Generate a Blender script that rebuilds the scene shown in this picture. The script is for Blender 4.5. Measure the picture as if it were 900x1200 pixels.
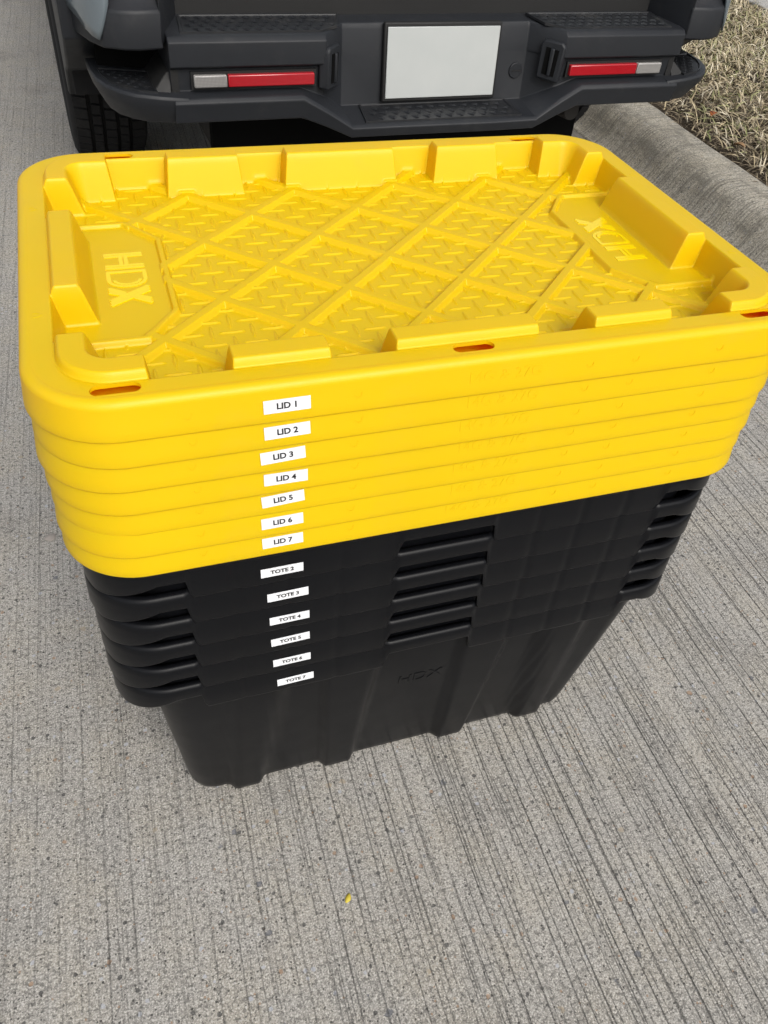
import bpy, bmesh, math, random
import numpy as np
from mathutils import Vector, Matrix
R = math.radians
random.seed(7); rng = np.random.default_rng(7)
for o in list(bpy.data.objects): bpy.data.objects.remove(o)
scene = bpy.context.scene
COL = scene.collection

# ------------------------------------------------------------------ camera
FPX, PITCH, ROLL, YAW = 945.64, 0.767542, 0.10336, -0.38468
cam_d = bpy.data.cameras.new("camera"); cam = bpy.data.objects.new("camera", cam_d); COL.objects.link(cam)
cp, sp, cy, sy, cr, sr = (math.cos(PITCH), math.sin(PITCH), math.cos(YAW), math.sin(YAW), math.cos(ROLL), math.sin(ROLL))
fw = Vector((-sy*cp, cy*cp, -sp)); rt = Vector((cy, sy, 0)); up = rt.cross(fw)
r2 = cr*rt + sr*up; u2 = -sr*rt + cr*up
m = Matrix((r2, u2, -fw)).transposed().to_4x4(); m.translation = Vector((-.3009, -.80891, 1.1717))
cam.matrix_world = m
cam_d.sensor_fit = 'VERTICAL'; cam_d.sensor_height = 36.0; cam_d.lens = 36.0*FPX/1200.0
cam_d.clip_start = .02; cam_d.clip_end = 2000
scene.camera = cam
scene.render.resolution_x = 768; scene.render.resolution_y = 1024

# ------------------------------------------------------------------ sky, sun, exposure
SUN_EL, SUN_AZ = R(43), R(172)          # azimuth clockwise from +Y: behind the camera, to its right
world = bpy.data.worlds.new("World"); scene.world = world; world.use_nodes = True
wn = world.node_tree; wn.nodes.clear()
sky = wn.nodes.new("ShaderNodeTexSky"); sky.sky_type = 'NISHITA'; sky.sun_disc = False
sky.sun_elevation = SUN_EL; sky.sun_rotation = SUN_AZ; sky.air_density = 1.0; sky.dust_density = 4.0; sky.ozone_density = 1.0
hs = wn.nodes.new("ShaderNodeHueSaturation"); hs.inputs['Saturation'].default_value = .30
bg = wn.nodes.new("ShaderNodeBackground"); bg.inputs['Strength'].default_value = .15
wo = wn.nodes.new("ShaderNodeOutputWorld")
wn.links.new(sky.outputs[0], hs.inputs['Color']); wn.links.new(hs.outputs[0], bg.inputs[0]); wn.links.new(bg.outputs[0], wo.inputs[0])
sun_d = bpy.data.lights.new("sun", 'SUN'); sun_d.energy = 1.15; sun_d.angle = R(28); sun_d.color = (1, .955, .88)
sun = bpy.data.objects.new("sun", sun_d); COL.objects.link(sun)
sd = Vector((math.sin(SUN_AZ)*math.cos(SUN_EL), math.cos(SUN_AZ)*math.cos(SUN_EL), math.sin(SUN_EL)))
sun.rotation_euler = sd.to_track_quat('Z', 'Y').to_euler(); sun.location = sd*20
scene.view_settings.view_transform = 'Standard'; scene.view_settings.look = 'None'
scene.view_settings.exposure = 0.36; scene.view_settings.gamma = 1.0
scene.render.engine = 'CYCLES'
scene.cycles.max_bounces = 10; scene.cycles.diffuse_bounces = 6

# ------------------------------------------------------------------ material helpers
class NT:
    def __init__(s, name):
        s.m = bpy.data.materials.new(name); s.m.use_nodes = True; s.t = s.m.node_tree
        s.b = s.t.nodes['Principled BSDF']; s.out = s.t.nodes['Material Output']; s._oc = None
    def n(s, kind, **kw):
        nd = s.t.nodes.new("ShaderNode"+kind)
        for k, v in kw.items():
            if hasattr(nd, k): setattr(nd, k, v)
        return nd
    def put(s, sock, v):
        if isinstance(v, bpy.types.NodeSocket): s.t.links.new(v, sock)
        elif v is not None: sock.default_value = v
    def oc(s):
        if s._oc is None: s._oc = s.n("TexCoord").outputs['Object']
        return s._oc
    def mapping(s, scale=(1,1,1), rot=(0,0,0), loc=(0,0,0), vec=None):
        nd = s.n("Mapping"); s.put(nd.inputs[0], vec or s.oc())
        nd.inputs['Scale'].default_value = scale; nd.inputs['Rotation'].default_value = rot; nd.inputs['Location'].default_value = loc
        return nd.outputs[0]
    def noise(s, scale, detail=4, rough=.55, vec=None, dist=0, color=False):
        nd = s.n("TexNoise"); s.put(nd.inputs['Vector'], vec or s.oc()); nd.inputs['Scale'].default_value = scale
        nd.inputs['Detail'].default_value = detail; nd.inputs['Roughness'].default_value = rough; nd.inputs['Distortion'].default_value = dist
        return nd.outputs['Color' if color else 'Fac']
    def voro(s, scale, vec=None, feature='F1', rnd=1):
        nd = s.n("TexVoronoi", feature=feature); s.put(nd.inputs['Vector'], vec or s.oc()); nd.inputs['Scale'].default_value = scale
        nd.inputs['Randomness'].default_value = rnd
        return nd
    def math(s, op, a, b=None, c=None, clamp=False):
        nd = s.n("Math", operation=op); nd.use_clamp = clamp
        s.put(nd.inputs[0], a)
        if b is not None: s.put(nd.inputs[1], b)
        if c is not None: s.put(nd.inputs[2], c)
        return nd.outputs[0]
    def ramp(s, v, lo, hi, a=0., b=1., smooth=True):
        nd = s.n("MapRange"); nd.interpolation_type = 'SMOOTHSTEP' if smooth else 'LINEAR'
        s.put(nd.inputs[0], v)
        for i, x in enumerate((lo, hi, a, b)): nd.inputs[i+1].default_value = x
        return nd.outputs[0]
    def mix(s, f, a, b, blend='MIX'):
        nd = s.n("Mix", data_type='RGBA', blend_type=blend); s.put(nd.inputs[0], f)
        for i, v in ((6, a), (7, b)):
            if isinstance(v, tuple) and len(v) == 3: v = v+(1,)
            s.put(nd.inputs[i], v)
        return nd.outputs[2]
    def sep(s, v):
        nd = s.n("SeparateColor"); s.put(nd.inputs[0], v); return nd.outputs
    def bump(s, h, strength=.5, dist=.002, prev=None):
        nd = s.n("Bump"); s.put(nd.inputs['Height'], h); nd.inputs['Strength'].default_value = strength
        nd.inputs['Distance'].default_value = dist
        if prev is not None: s.put(nd.inputs['Normal'], prev)
        return nd.outputs[0]
    def done(s, color=None, rough=None, normal=None, metal=None, spec=None, **kw):
        if isinstance(color, tuple) and len(color) == 3: color = color+(1,)
        s.put(s.b.inputs['Base Color'], color); s.put(s.b.inputs['Roughness'], rough)
        if normal is not None: s.put(s.b.inputs['Normal'], normal)
        if metal is not None: s.put(s.b.inputs['Metallic'], metal)
        if spec is not None: s.put(s.b.inputs['Specular IOR Level'], spec)
        for k, v in kw.items(): s.put(s.b.inputs[k.replace('_', ' ')], v)
        return s.m

def plastic(name, col, rough=.45, grain=1500, gstr=.12, var=.06, spec=.5, dust=.0):
    t = NT(name)
    n1 = t.noise(9, 4); n2 = t.noise(grain, 2)
    dark = tuple(c*(1-var) for c in col); lite = tuple(min(1, c*(1+var)) for c in col)
    c = t.mix(n1, dark, lite)
    if dust:
        d = t.math('MULTIPLY', t.ramp(t.noise(14, 6, .7), .5, .8), dust)
        c = t.mix(d, c, (.30, .28, .25))
    r = t.math('MULTIPLY_ADD', t.noise(30, 5, .6), .16, rough-.08)
    return t.done(c, r, t.bump(n2, gstr, .0006), spec=spec)

K_CURB = .04
def concrete(name, base, grooves=True, rot=0., streak=False):
    t = NT(name)
    v0 = t.mapping(rot=(0, 0, rot))
    big = t.noise(1.3, 5, .6, v0); mid = t.noise(11, 5, .6, v0); fine = t.noise(420, 3, .7, v0); fine2 = t.noise(150, 4, .75, v0)
    c = t.mix(t.ramp(big, .3, .7), tuple(x*.90 for x in base), tuple(x*1.10 for x in base))
    c = t.mix(t.math('MULTIPLY', t.ramp(mid, .38, .68), .75), c, tuple(x*y for x, y in zip(base, (1.12, 1.08, .99))))
    c = t.mix(t.math('MULTIPLY', t.ramp(t.noise(4.3, 6, .65, t.mapping(loc=(3, 1, 0))), .50, .68), .60), c, tuple(x*y for x, y in zip(base, (.62, .61, .60))))
    # sand grain contrast
    c = t.mix(t.ramp(fine, .32, .48, .95, 0), c, tuple(x*.22 for x in base))
    c = t.mix(t.ramp(fine, .52, .64, 0, .9), c, tuple(min(1, x*1.95) for x in base))
    c = t.mix(t.ramp(fine2, .38, .50, .75, 0), c, tuple(x*.34 for x in base))
    c = t.mix(t.ramp(fine2, .55, .68, 0, .50), c, tuple(x*1.55 for x in base))
    # grains and aggregate: random cells
    height = t.math('ADD', t.math('MULTIPLY', fine, .5), t.math('MULTIPLY', fine2, .8))
    wob = t.math('MULTIPLY', t.noise(160, 3, .6, v0, color=False), 1.0)
    for sc, frac, rad, cols, hgt in ((230, .18, .38, [(.035, .034, .032), (.50, .48, .45)], .0), (95, .14, .31, [(.05, .05, .05), (.40, .41, .44)], .0), (46, .06, .24, [(.13, .135, .15), (.34, .29, .22)], .0)):
        vo = t.voro(sc, v0)
        rgb = t.sep(vo.outputs['Color'])
        d = t.math('ADD', vo.outputs['Distance'], t.math('MULTIPLY', t.math('SUBTRACT', wob, .5), .55))
        inside = t.ramp(d, rad*.75, rad, 1, 0)
        pick = t.math('MULTIPLY', inside, t.math('GREATER_THAN', rgb[0], 1-frac))
        cc = t.mix(t.math('GREATER_THAN', rgb[1], .55), cols[0], cols[1])
        warm = t.mix(t.math('GREATER_THAN', rgb[2], .95), cc, (.30, .20, .13))
        c = t.mix(t.math('MULTIPLY', pick, .8), c, warm)
        height = t.math('SUBTRACT', height, t.math('MULTIPLY', t.math('MULTIPLY', pick, t.math('LESS_THAN', rgb[1], .55)), .5))
    if grooves:
        # tined grooves along the lane: level lines of noise stretched along Y, broken up by a mask
        wig = t.noise(1.1, 3, .5, v0, color=True)
        base_v = t.n("VectorMath", operation='ADD'); t.put(base_v.inputs[0], v0)
        sw = t.n("VectorMath", operation='SCALE'); t.put(sw.inputs[0], wig); sw.inputs['Scale'].default_value = .016
        t.put(base_v.inputs[1], sw.outputs[0]); gv = base_v.outputs[0]
        sx = t.n("SeparateXYZ"); t.put(sx.inputs[0], t.oc())
        side = t.math('MULTIPLY', t.ramp(sx.outputs[0], -.55, .25, .38, 1.0), t.ramp(t.noise(230, 3, .7, v0), .34, .52, .35, 1))
        for sx_, ys, wmm, amt, mlo, mhi, tl in ((.034, .60, .00115, .78, .37, .52, .5), (.019, .45, .00095, .68, .43, .58, -.4), (.0105, .32, .0008, .62, .45, .59, .1)):
            wv = t.mapping(rot=(0, 0, R(tl)), vec=gv); sxx = t.n("SeparateXYZ"); t.put(sxx.inputs[0], wv)
            vo = t.n("TexVoronoi", feature='DISTANCE_TO_EDGE', voronoi_dimensions='1D'); vo.inputs['Scale'].default_value = 1.
            t.put(vo.inputs['W'], t.math('MULTIPLY_ADD', sxx.outputs[0], 1/sx_, sx_*900))
            jag = t.math('MULTIPLY', t.math('SUBTRACT', t.noise(170, 4, .75, v0), .5), 2.6*wmm/sx_)
            wd = wmm/sx_
            line = t.ramp(t.math('ADD', vo.outputs['Distance'], jag), wd*.4, wd*1.3, 1, 0)
            mask = t.ramp(t.noise(1.0, 3, .6, t.mapping(scale=(.45/sx_, 1.5/ys, 1), vec=gv, loc=(sx_*500, 5, 0))), mlo, mhi)
            g = t.math('MULTIPLY', t.math('MULTIPLY', line, mask), side)
            c = t.mix(t.math('MULTIPLY', g, amt), c, tuple(x*.20 for x in base))
            height = t.math('SUBTRACT', height, t.math('MULTIPLY', g, 1.7*amt))
        # raised light ridges between the grooves
        rz = t.noise(1.0, 3, .55, t.mapping(scale=(110, 1.6, 1), vec=gv, loc=(9, 2, 0)))
        c = t.mix(t.math('MULTIPLY', t.ramp(rz, .54, .66), t.math('MULTIPLY', side, .24)), c, tuple(x*1.5 for x in base))
        c = t.mix(t.math('MULTIPLY', t.ramp(rz, .46, .36), t.math('MULTIPLY', side, .16)), c, tuple(x*.55 for x in base))
        height = t.math('ADD', height, t.math('MULTIPLY', rz, .9))
    if grooves:                                   # uneven darker band along the gutter
        sg = t.n("SeparateXYZ"); t.put(sg.inputs[0], t.mapping(rot=(0, 0, math.atan(K_CURB))))
        gg = t.math('ADD', t.ramp(sg.outputs[0], 1.30, 1.62), t.math('MULTIPLY', t.math('SUBTRACT', t.noise(5, 5, .65), .5), .9))
        c = t.mix(t.math('MULTIPLY', t.ramp(gg, .35, .9), .62), c, tuple(x*y for x, y in zip(base, (.34, .32, .29))))
    if streak:
        st = t.noise(1.0, 5, .65, t.mapping(scale=(5, 150, 5)))
        c = t.mix(t.math('MULTIPLY', t.ramp(st, .44, .66), .62), c, tuple(x*.26 for x in base))
        st2 = t.noise(1.0, 5, .7, t.mapping(scale=(14, 5, 14), loc=(4, 4, 0)))
        c = t.mix(t.math('MULTIPLY', t.ramp(st2, .48, .66), .58), c, tuple(x*.38 for x in base))
    nrm = t.bump(height, .75, .0022)
    return t.done(c, .93, nrm, spec=.22)

M = {}
def translucent(mat, col, f):
    nt = mat.node_tree; b = nt.nodes['Principled BSDF']; out = nt.nodes['Material Output']
    tr = nt.nodes.new('ShaderNodeBsdfTranslucent'); tr.inputs[0].default_value = col+(1,)
    mx = nt.nodes.new('ShaderNodeMixShader'); mx.inputs[0].default_value = f
    nt.links.new(b.outputs[0], mx.inputs[1]); nt.links.new(tr.outputs[0], mx.inputs[2]); nt.links.new(mx.outputs[0], out.inputs[0]); return mat
YEL = (.80, .600, .0006)
M['yellow'] = translucent(plastic('yellow_plastic', YEL, .40, 1800, .16, .04, .40, dust=.05), (1., .10, .0), .28)
M['yellow_gloss'] = plastic('yellow_gloss', YEL, .17, 1800, .02, .02, .5)
M['black'] = plastic('black_plastic', (.0042, .0045, .0056), .34, 1600, .10, .18, .15, dust=.006)
M['paper'] = plastic('label_paper', (.74, .75, .77), .42, 900, .03, .02)
M['ink'] = plastic('label_ink', (.010, .010, .012), .5, 900, .02, .1)
M['cladding'] = plastic('grey_cladding', (.0150, .0165, .0195), .48, 1100, .35, .12, .26, dust=.03)
M['tread'] = plastic('tread_plastic', (.011, .012, .014), .40, 1100, .3, .15, .5, dust=.10)
M['dark'] = plastic('dark_trim', (.010, .010, .010), .6, 700, .3, .2, .35)
M['rubber'] = plastic('tyre_rubber', (.011, .011, .0115), .8, 500, .4, .2, .2, dust=.06)
M['frame_steel'] = plastic('chassis_steel', (.020, .018, .016), .7, 300, .5, .25, .3, dust=.10)
M['alloy'] = NT('wheel_alloy').done((.30, .31, .32), .35, metal=.9)
M['chrome'] = NT('exhaust_steel').done((.55, .54, .52), .3, metal=1.)
M['seam'] = plastic('recess_shade_black', (.004, .004, .004), .9, spec=.05)  # near-black, hardly reflective: the shade inside recesses is put into this colour
t = NT('truck_paint'); M['paint'] = t.done(t.mix(t.noise(900, 2), (.125, .155, .175), (.15, .18, .20)), .32, metal=.35, Coat_Weight=.8, Coat_Roughness=.06)
t = NT('red_reflector'); vr = t.voro(330, feature='F1', rnd=0)
M['red'] = t.done(t.mix(t.ramp(vr.outputs['Distance'], .2, .6), (.46, .006, .014), (.26, .003, .009)), .16, t.bump(vr.outputs['Distance'], .25, .001), Coat_Weight=.6, Coat_Roughness=.03)
t = NT('clear_reflector'); vr = t.voro(300, feature='F1', rnd=0)
M['clear'] = t.done(t.mix(t.ramp(vr.outputs['Distance'], .15, .6), (.50, .48, .45), (.17, .165, .16)), .18, t.bump(vr.outputs['Distance'], .5, .0015), Coat_Weight=.6, Coat_Roughness=.04)
t = NT('plate_metal'); M['plate'] = t.done(t.mix(t.noise(9, 3), (.35, .37, .365), (.42, .435, .425)), .35)
M['glass'] = NT('dark_glass').done((.012, .014, .016), .05)
M['lamp_red'] = NT('tail_lamp_red').done((.35, .01, .012), .1, Coat_Weight=1.)
M['road'] = concrete('road_concrete', (.322, .309, .284), True, rot=R(1.2))
M['curb'] = concrete('curb_concrete', (.37, .345, .29), False, streak=True)
M['walk'] = concrete('walk_concrete', (.36, .35, .33), False)
t = NT('soil'); n1 = t.noise(30, 6, .7)
M['soil'] = t.done(t.mix(n1, (.035, .026, .018), (.12, .094, .066)), .95, t.bump(t.noise(70, 6, .75), 1., .02), spec=.15)
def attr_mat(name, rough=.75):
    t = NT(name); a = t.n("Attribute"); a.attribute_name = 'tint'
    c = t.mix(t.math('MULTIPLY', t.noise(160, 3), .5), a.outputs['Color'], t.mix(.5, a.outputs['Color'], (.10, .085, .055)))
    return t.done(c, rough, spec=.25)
M['grass'] = attr_mat('dry_grass')
M['leaf'] = NT('dead_leaf').done((.30, .085, .022), .6)
M['leaf2'] = NT('dead_leaf_tan').done((.25, .15, .075), .7)

# ------------------------------------------------------------------ object helpers
def link(o, parent=None):
    COL.objects.link(o)
    if parent is not None: o.parent = parent
    return o
def tag(o, label=None, cat=None, group=None, kind=None):
    if label: o['label'] = label
    if cat: o['category'] = cat
    if group: o['group'] = group
    if kind: o['kind'] = kind
    return o
def empty(name, loc=(0, 0, 0), rz=0):
    o = bpy.data.objects.new(name, None); o.empty_display_size = .05; o.location = loc; o.rotation_euler = (0, 0, rz); return link(o)
def mesh(name, verts, faces, mat, smooth=False, angle=None):
    me = bpy.data.meshes.new(name); me.from_pydata([tuple(map(float, v)) for v in verts], [], [tuple(map(int, f)) for f in faces])
    me.materials.append(mat)
    if smooth:
        me.shade_smooth()
        if angle: me.set_sharp_from_angle(angle=R(angle))
    me.update(); return me
def obj(name, me, parent=None, loc=(0, 0, 0), rot=(0, 0, 0)):
    o = bpy.data.objects.new(name, me); o.location = loc; o.rotation_euler = rot; return link(o, parent)
def bevel(o, w=.004, seg=2, ang=30):
    b = o.modifiers.new('bevel', 'BEVEL'); b.width = w; b.segments = seg; b.limit_method = 'ANGLE'; b.angle_limit = R(ang)
    b.harden_normals = False
    for p in o.data.polygons: p.use_smooth = True
    o.data.set_sharp_from_angle(angle=R(50)); return o
def fix_normals(me):
    bm = bmesh.new(); bm.from_mesh(me); bmesh.ops.recalc_face_normals(bm, faces=bm.faces); bm.to_mesh(me); bm.free(); return me
def quadmesh(name, V, F, mat, smooth=True):
    V = np.asarray(V, np.float32); F = np.asarray(F, np.int32)
    me = bpy.data.meshes.new(name); me.vertices.add(len(V)); me.vertices.foreach_set('co', V.ravel())
    k = F.shape[1]; me.loops.add(F.size); me.loops.foreach_set('vertex_index', F.ravel())
    me.polygons.add(len(F)); me.polygons.foreach_set('loop_start', np.arange(0, F.size, k, dtype=np.int32))
    me.polygons.foreach_set('loop_total', np.full(len(F), k, np.int32))
    me.update(calc_edges=True); me.validate(); me.materials.append(mat)
    if smooth: me.shade_smooth()
    return me
def loft(rings, closed_ring=True, cap=(False, False)):
    n = len(rings[0]); V = [p for r in rings for p in r]; F = []
    for i in range(len(rings)-1):
        for j in range(n if closed_ring else n-1):
            k = (j+1) % n; F.append((i*n+j, i*n+k, (i+1)*n+k, (i+1)*n+j))
    if cap[0]: F.append(tuple(range(n-1, -1, -1)))
    if cap[1]: F.append(tuple((len(rings)-1)*n+j for j in range(n)))
    return V, F
def boxv(x0, x1, y0, y1, z0, z1):
    V = [(x, y, z) for z in (z0, z1) for y in (y0, y1) for x in (x0, x1)]
    return V, [(0, 2, 3, 1), (4, 5, 7, 6), (0, 1, 5, 4), (2, 6, 7, 3), (0, 4, 6, 2), (1, 3, 7, 5)]
def prism(poly, a, b, axis='y'):
    """extrude a 2D polygon: axis y -> (x,z) from y=a..b ; axis x -> (y,z); axis z -> (x,y)"""
    def P(p, t): return {'y': (p[0], t, p[1]), 'x': (t, p[0], p[1]), 'z': (p[0], p[1], t)}[axis]
    n = len(poly); V = [P(p, a) for p in poly]+[P(p, b) for p in poly]
    F = [tuple(range(n)), tuple(range(2*n-1, n-1, -1))]+[(i, i+n, (i+1) % n+n, (i+1) % n) for i in range(n)]
    return V, F
def add(name, VF, mat, parent=None, bw=None, seg=2, fix=True, **kw):
    me = mesh(name, VF[0], VF[1], mat)
    if fix: fix_normals(me)
    o = obj(name, me, parent, **kw)
    if bw: bevel(o, bw, seg)
    return o
def rrect(hx, hy, r, nseg=10, nx=1, ny=1):
    """rounded rectangle, counter clockwise from the front edge's left end"""
    pts = []
    def seg(a, b, n):
        for i in range(n): pts.append((a[0]+(b[0]-a[0])*i/n, a[1]+(b[1]-a[1])*i/n))
    def arc(cx, cy_, a0):
        for i in range(nseg):
            a = a0+R(90)*i/nseg; pts.append((cx+r*math.cos(a), cy_+r*math.sin(a)))
    seg((-hx+r, -hy), (hx-r, -hy), nx); arc(hx-r, -hy+r, R(-90))
    seg((hx, -hy+r), (hx, hy-r), ny); arc(hx-r, hy-r, 0)
    seg((hx-r, hy), (-hx+r, hy), nx); arc(-hx+r, hy-r, R(90))
    seg((-hx, hy-r), (-hx, -hy+r), ny); arc(-hx+r, -hy+r, R(180))
    return pts
def text_mesh(body, size, mat, extrude=0., bold=0.):
    cu = bpy.data.curves.new('txt', 'FONT'); cu.body = body; cu.size = size; cu.align_x = 'CENTER'; cu.align_y = 'CENTER'
    cu.extrude = extrude; cu.offset = bold; cu.resolution_u = 4
    o = bpy.data.objects.new('txt', cu); COL.objects.link(o); bpy.context.view_layer.update()
    dg = bpy.context.evaluated_depsgraph_get(); me = bpy.data.meshes.new_from_object(o.evaluated_get(dg))
    bpy.data.objects.remove(o); me.materials.clear(); me.materials.append(mat); return me

# ------------------------------------------------------------------ setting: road, curb, verge, sidewalk
K = .04                                    # the curb runs a little to the right going away
def cx_(x, y): return x+K*(y-1.7)
ys = [-60, -20, -6, -2, 0, .6, 1.2, 1.8, 2.4, 3, 4, 6, 9, 14, 24, 60, 140]
ROADX = 1.655
V, F = loft([[(-30, y, 0), (-8, y, 0), (-3, y, 0), (0, y, 0), (cx_(ROADX+.03, y), y, 0)] for y in ys], False)
road = add('road', (V, F), M['road'], fix=False); tag(road, 'grey tined concrete road slab with lengthwise grooves', 'road', kind='structure')
prof = [(1.655, -.05), (1.655, .003), (1.668, .006), (1.685, .018), (1.705, .040), (1.722, .070), (1.742, .098), (1.764, .121), (1.790, .133), (1.83, .137), (1.90, .138), (1.916, .134), (1.922, .122), (1.923, -.05)]
cur_y = [-60, -20, -6] + [-2+.2*i for i in range(60)] + [12, 16, 24, 60, 140]
rings = []
for y in cur_y:
    rings.append([(cx_(x, y)+.0022*math.sin(y*7+i)+.0016*math.sin(y*23+i*1.7), y, z+(.0018*math.sin(y*11+i*.8) if z > .004 else 0)) for i, (x, z) in enumerate(prof)])
V, F = loft(rings, False)
me = mesh('curb', V, [f[::-1] for f in F], M['curb'], True)
curb = obj('curb', me); tag(curb, 'weathered rounded concrete curb edging the road', 'curb', kind='structure')
# verge soil: slightly bumpy sheet
gx = [1.921, 1.96, 2.02] + [2.1+.12*i for i in range(22)] + [5.2, 6, 9, 30]
gy = [-60, -20, -5] + [-1+.15*i for i in range(55)] + [8, 10, 14, 24, 60, 140]
rings = [[(cx_(x, y), y, .118+(.012*math.sin(x*9+y*3)+.010*math.sin(y*13-x*5) if 1.95 < x < 5 else 0)) for x in gx] for y in gy]
V, F = loft(rings, False)
verge = add('verge_soil', (V, F), M['soil'], fix=False); verge.data.shade_smooth(); tag(verge, 'bare brown soil of the verge beside the curb', 'soil', kind='structure')
# sidewalk slab far right
def walk_slab(y0, y1):
    V = [(cx_(x, y), y, z) for z in (.06, .155) for y in (y0, y1) for x in (3.56, 4.86)]
    return V, [(0, 2, 3, 1), (4, 5, 7, 6), (0, 1, 5, 4), (2, 6, 7, 3), (0, 4, 6, 2), (1, 3, 7, 5)]
walk_y = [-4.5+1.5*i for i in range(10)]
walk = add('sidewalk', walk_slab(walk_y[0], walk_y[1]-.012), M['walk'], bw=.008); tag(walk, 'pale concrete sidewalk slabs beyond the grass verge', 'sidewalk', kind='structure')
for i in range(1, 9): add('slab', walk_slab(walk_y[i], walk_y[i+1]-.012), M['walk'], walk, bw=.008)

# dry grass: one stuff object
def blades(n, xr, yr, lo, hi, wid, pal, flat=.5, keep=None):
    V = []; F = []; C = []
    for _ in range(n):
        y = rng.uniform(*yr); u = rng.uniform(0, 1); x = xr[0]+(xr[1]-xr[0])*u
        if keep is not None and not keep(x, y): continue
        L = rng.uniform(lo, hi); a = rng.uniform(0, 2*math.pi); w = wid*rng.uniform(.6, 1.25)
        tilt = rng.uniform(.15, 1.0)**flat*1.25; curl = rng.uniform(.2, 1.9)
        d = np.array((math.cos(a), math.sin(a), 0)); s = np.array((-d[1], d[0], 0))
        p = np.array((cx_(x, y), y, .112+rng.uniform(0, .025))); b = len(V); col = np.array(pal[rng.integers(len(pal))])*rng.uniform(.72, 1.22)
        el = 1.57-tilt; ns = 4
        twist = rng.uniform(-.5, .5)
        for k in range(ns):
            ww = w*(1, .95, .7, .06)[k]
            ss = s*math.cos(twist*k)+np.array((0, 0, 1))*math.sin(twist*k)
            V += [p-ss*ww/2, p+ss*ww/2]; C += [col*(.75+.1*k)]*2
            p = p+(d*math.cos(el)+np.array((0, 0, 1))*math.sin(el))*L/(ns-1); el -= curl/ns
        for k in range(ns-1): F.append((b+2*k, b+2*k+1, b+2*k+3, b+2*k+2))
    return V, F, C
straw = [tuple(q*k_ for q, k_ in zip(p_, (1.12, 1.13, 1.36))) for p_ in [(.47, .40, .22), (.52, .45, .27), (.42, .345, .18), (.38, .31, .17), (.56, .50, .32), (.33, .27, .15), (.30, .30, .12)]]
green = [(.13, .19, .055), (.17, .22, .07), (.22, .25, .09)]
pal = straw*3+green[2:]
def patch(x, y): return .5+.28*math.sin(x*5.1+y*2.3)+.25*math.sin(y*7.7-x*3.1)+.15*math.sin(x*17+y*11)
def keepf(x, y):
    e = (x-1.93)/.30
    return rng.uniform() < min(1, max(.06, e*.8))*(.55+.45*min(1, max(0, patch(x, y))))
parts = [blades(56000, (1.93, 3.565), (.9, 5.2), .030, .082, .0058, pal, keep=keepf),
         blades(2400, (2.15, 3.55), (1.0, 5.2), .035, .075, .0055, green, keep=lambda x, y: math.sin(x*4.1+1)*math.sin(y*3.3) > .30),
         blades(7000, (1.95, 3.565), (5.2, 8.), .06, .12, .010, pal),
         blades(5000, (1.95, 3.565), (-1., .9), .06, .12, .009, pal, keep=keepf),
         blades(5200, (1.925, 2.5), (.4, 4.2), .04, .10, .0042, [(.16, .125, .085), (.24, .19, .13), (.33, .27, .18), (.10, .075, .05)], flat=.08)]
V, F, C, off = [], [], [], 0
for v, f, c in parts:
    F += [tuple(i+off for i in q) for q in f]; V += v; C += c; off += len(v)
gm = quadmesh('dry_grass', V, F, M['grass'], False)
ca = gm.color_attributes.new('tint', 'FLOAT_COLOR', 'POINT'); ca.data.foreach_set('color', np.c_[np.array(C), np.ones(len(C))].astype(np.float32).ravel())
grass = obj('dry_grass', gm); tag(grass, 'dormant straw coloured grass on the roadside verge', 'grass', kind='stuff')

# small things on the ground
def leaf(loc, size, rz, mat, label):
    V = []; n = 9
    for i in range(n):
        t_ = i/(n-1); w = size*.30*math.sin(math.pi*min(1, t_*1.02))**.8*(1-.25*t_)+.0003
        for s in (-1, 0, 1): V.append((size*(t_-.5), s*w, .006*s*s+.008*math.sin(t_*3)+(.002 if s else 0)))
    F = [(3*i+j, 3*i+j+1, 3*i+4+j, 3*i+3+j) for i in range(n-1) for j in range(2)]
    me = mesh('fallen_leaf', V, F, mat, True); o = obj('fallen_leaf', me, loc=loc, rot=(0, 0, rz))
    sm = o.modifiers.new('thick', 'SOLIDIFY'); sm.thickness = .0006
    return tag(o, label, 'leaf', 'fallen leaves')
leaf((1.612, 1.226, .001), .045, 2.4, M['leaf'], 'orange brown fallen leaf lying in the gutter at the curb foot')
leaf((cx_(2.09, 2.05), 2.05, .150), .05, .6, M['leaf'], 'orange fallen leaf on bare soil close to the curb')
leaf((cx_(2.62, 2.35), 2.35, .185), .055, 1.6, M['leaf'], 'orange fallen leaf caught among the straw grass blades')
leaf((cx_(2.02, 1.75), 1.75, .140), .045, 2.2, M['leaf2'], 'tan fallen leaf on soil right behind the curb')
def pebble(loc, size, mat, label, seed, flat=.5):
    bm = bmesh.new(); bmesh.ops.create_icosphere(bm, subdivisions=3, radius=1)
    r_ = random.Random(seed); ph = [r_.uniform(0, 6) for _ in range(6)]
    for v in bm.verts:
        k = 1+.16*math.sin(2.3*v.co.x+ph[0])+.14*math.sin(3.1*v.co.y+ph[1])+.1*math.sin(4*v.co.z+ph[2])
        v.co = Vector((v.co.x*size[0]*k, v.co.y*size[1]*k, v.co.z*size[0]*flat*k))
    me = bpy.data.meshes.new('pebble'); bm.to_mesh(me); bm.free(); me.materials.append(mat); me.shade_smooth()
    o = obj('pebble', me, loc=(loc[0], loc[1], size[0]*flat*.55), rot=(0, 0, ph[3])); return tag(o, label, 'pebble')
M['black_stone'] = plastic('black_stone', (.02, .022, .027), .7, 300, .6, .3)
M['tan_stone'] = plastic('tan_stone', (.30, .27, .24), .8, 300, .6, .2)
M['yellow_bit'] = plastic('yellow_scrap', (.50, .40, .04), .6, 300, .4, .2)
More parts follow.
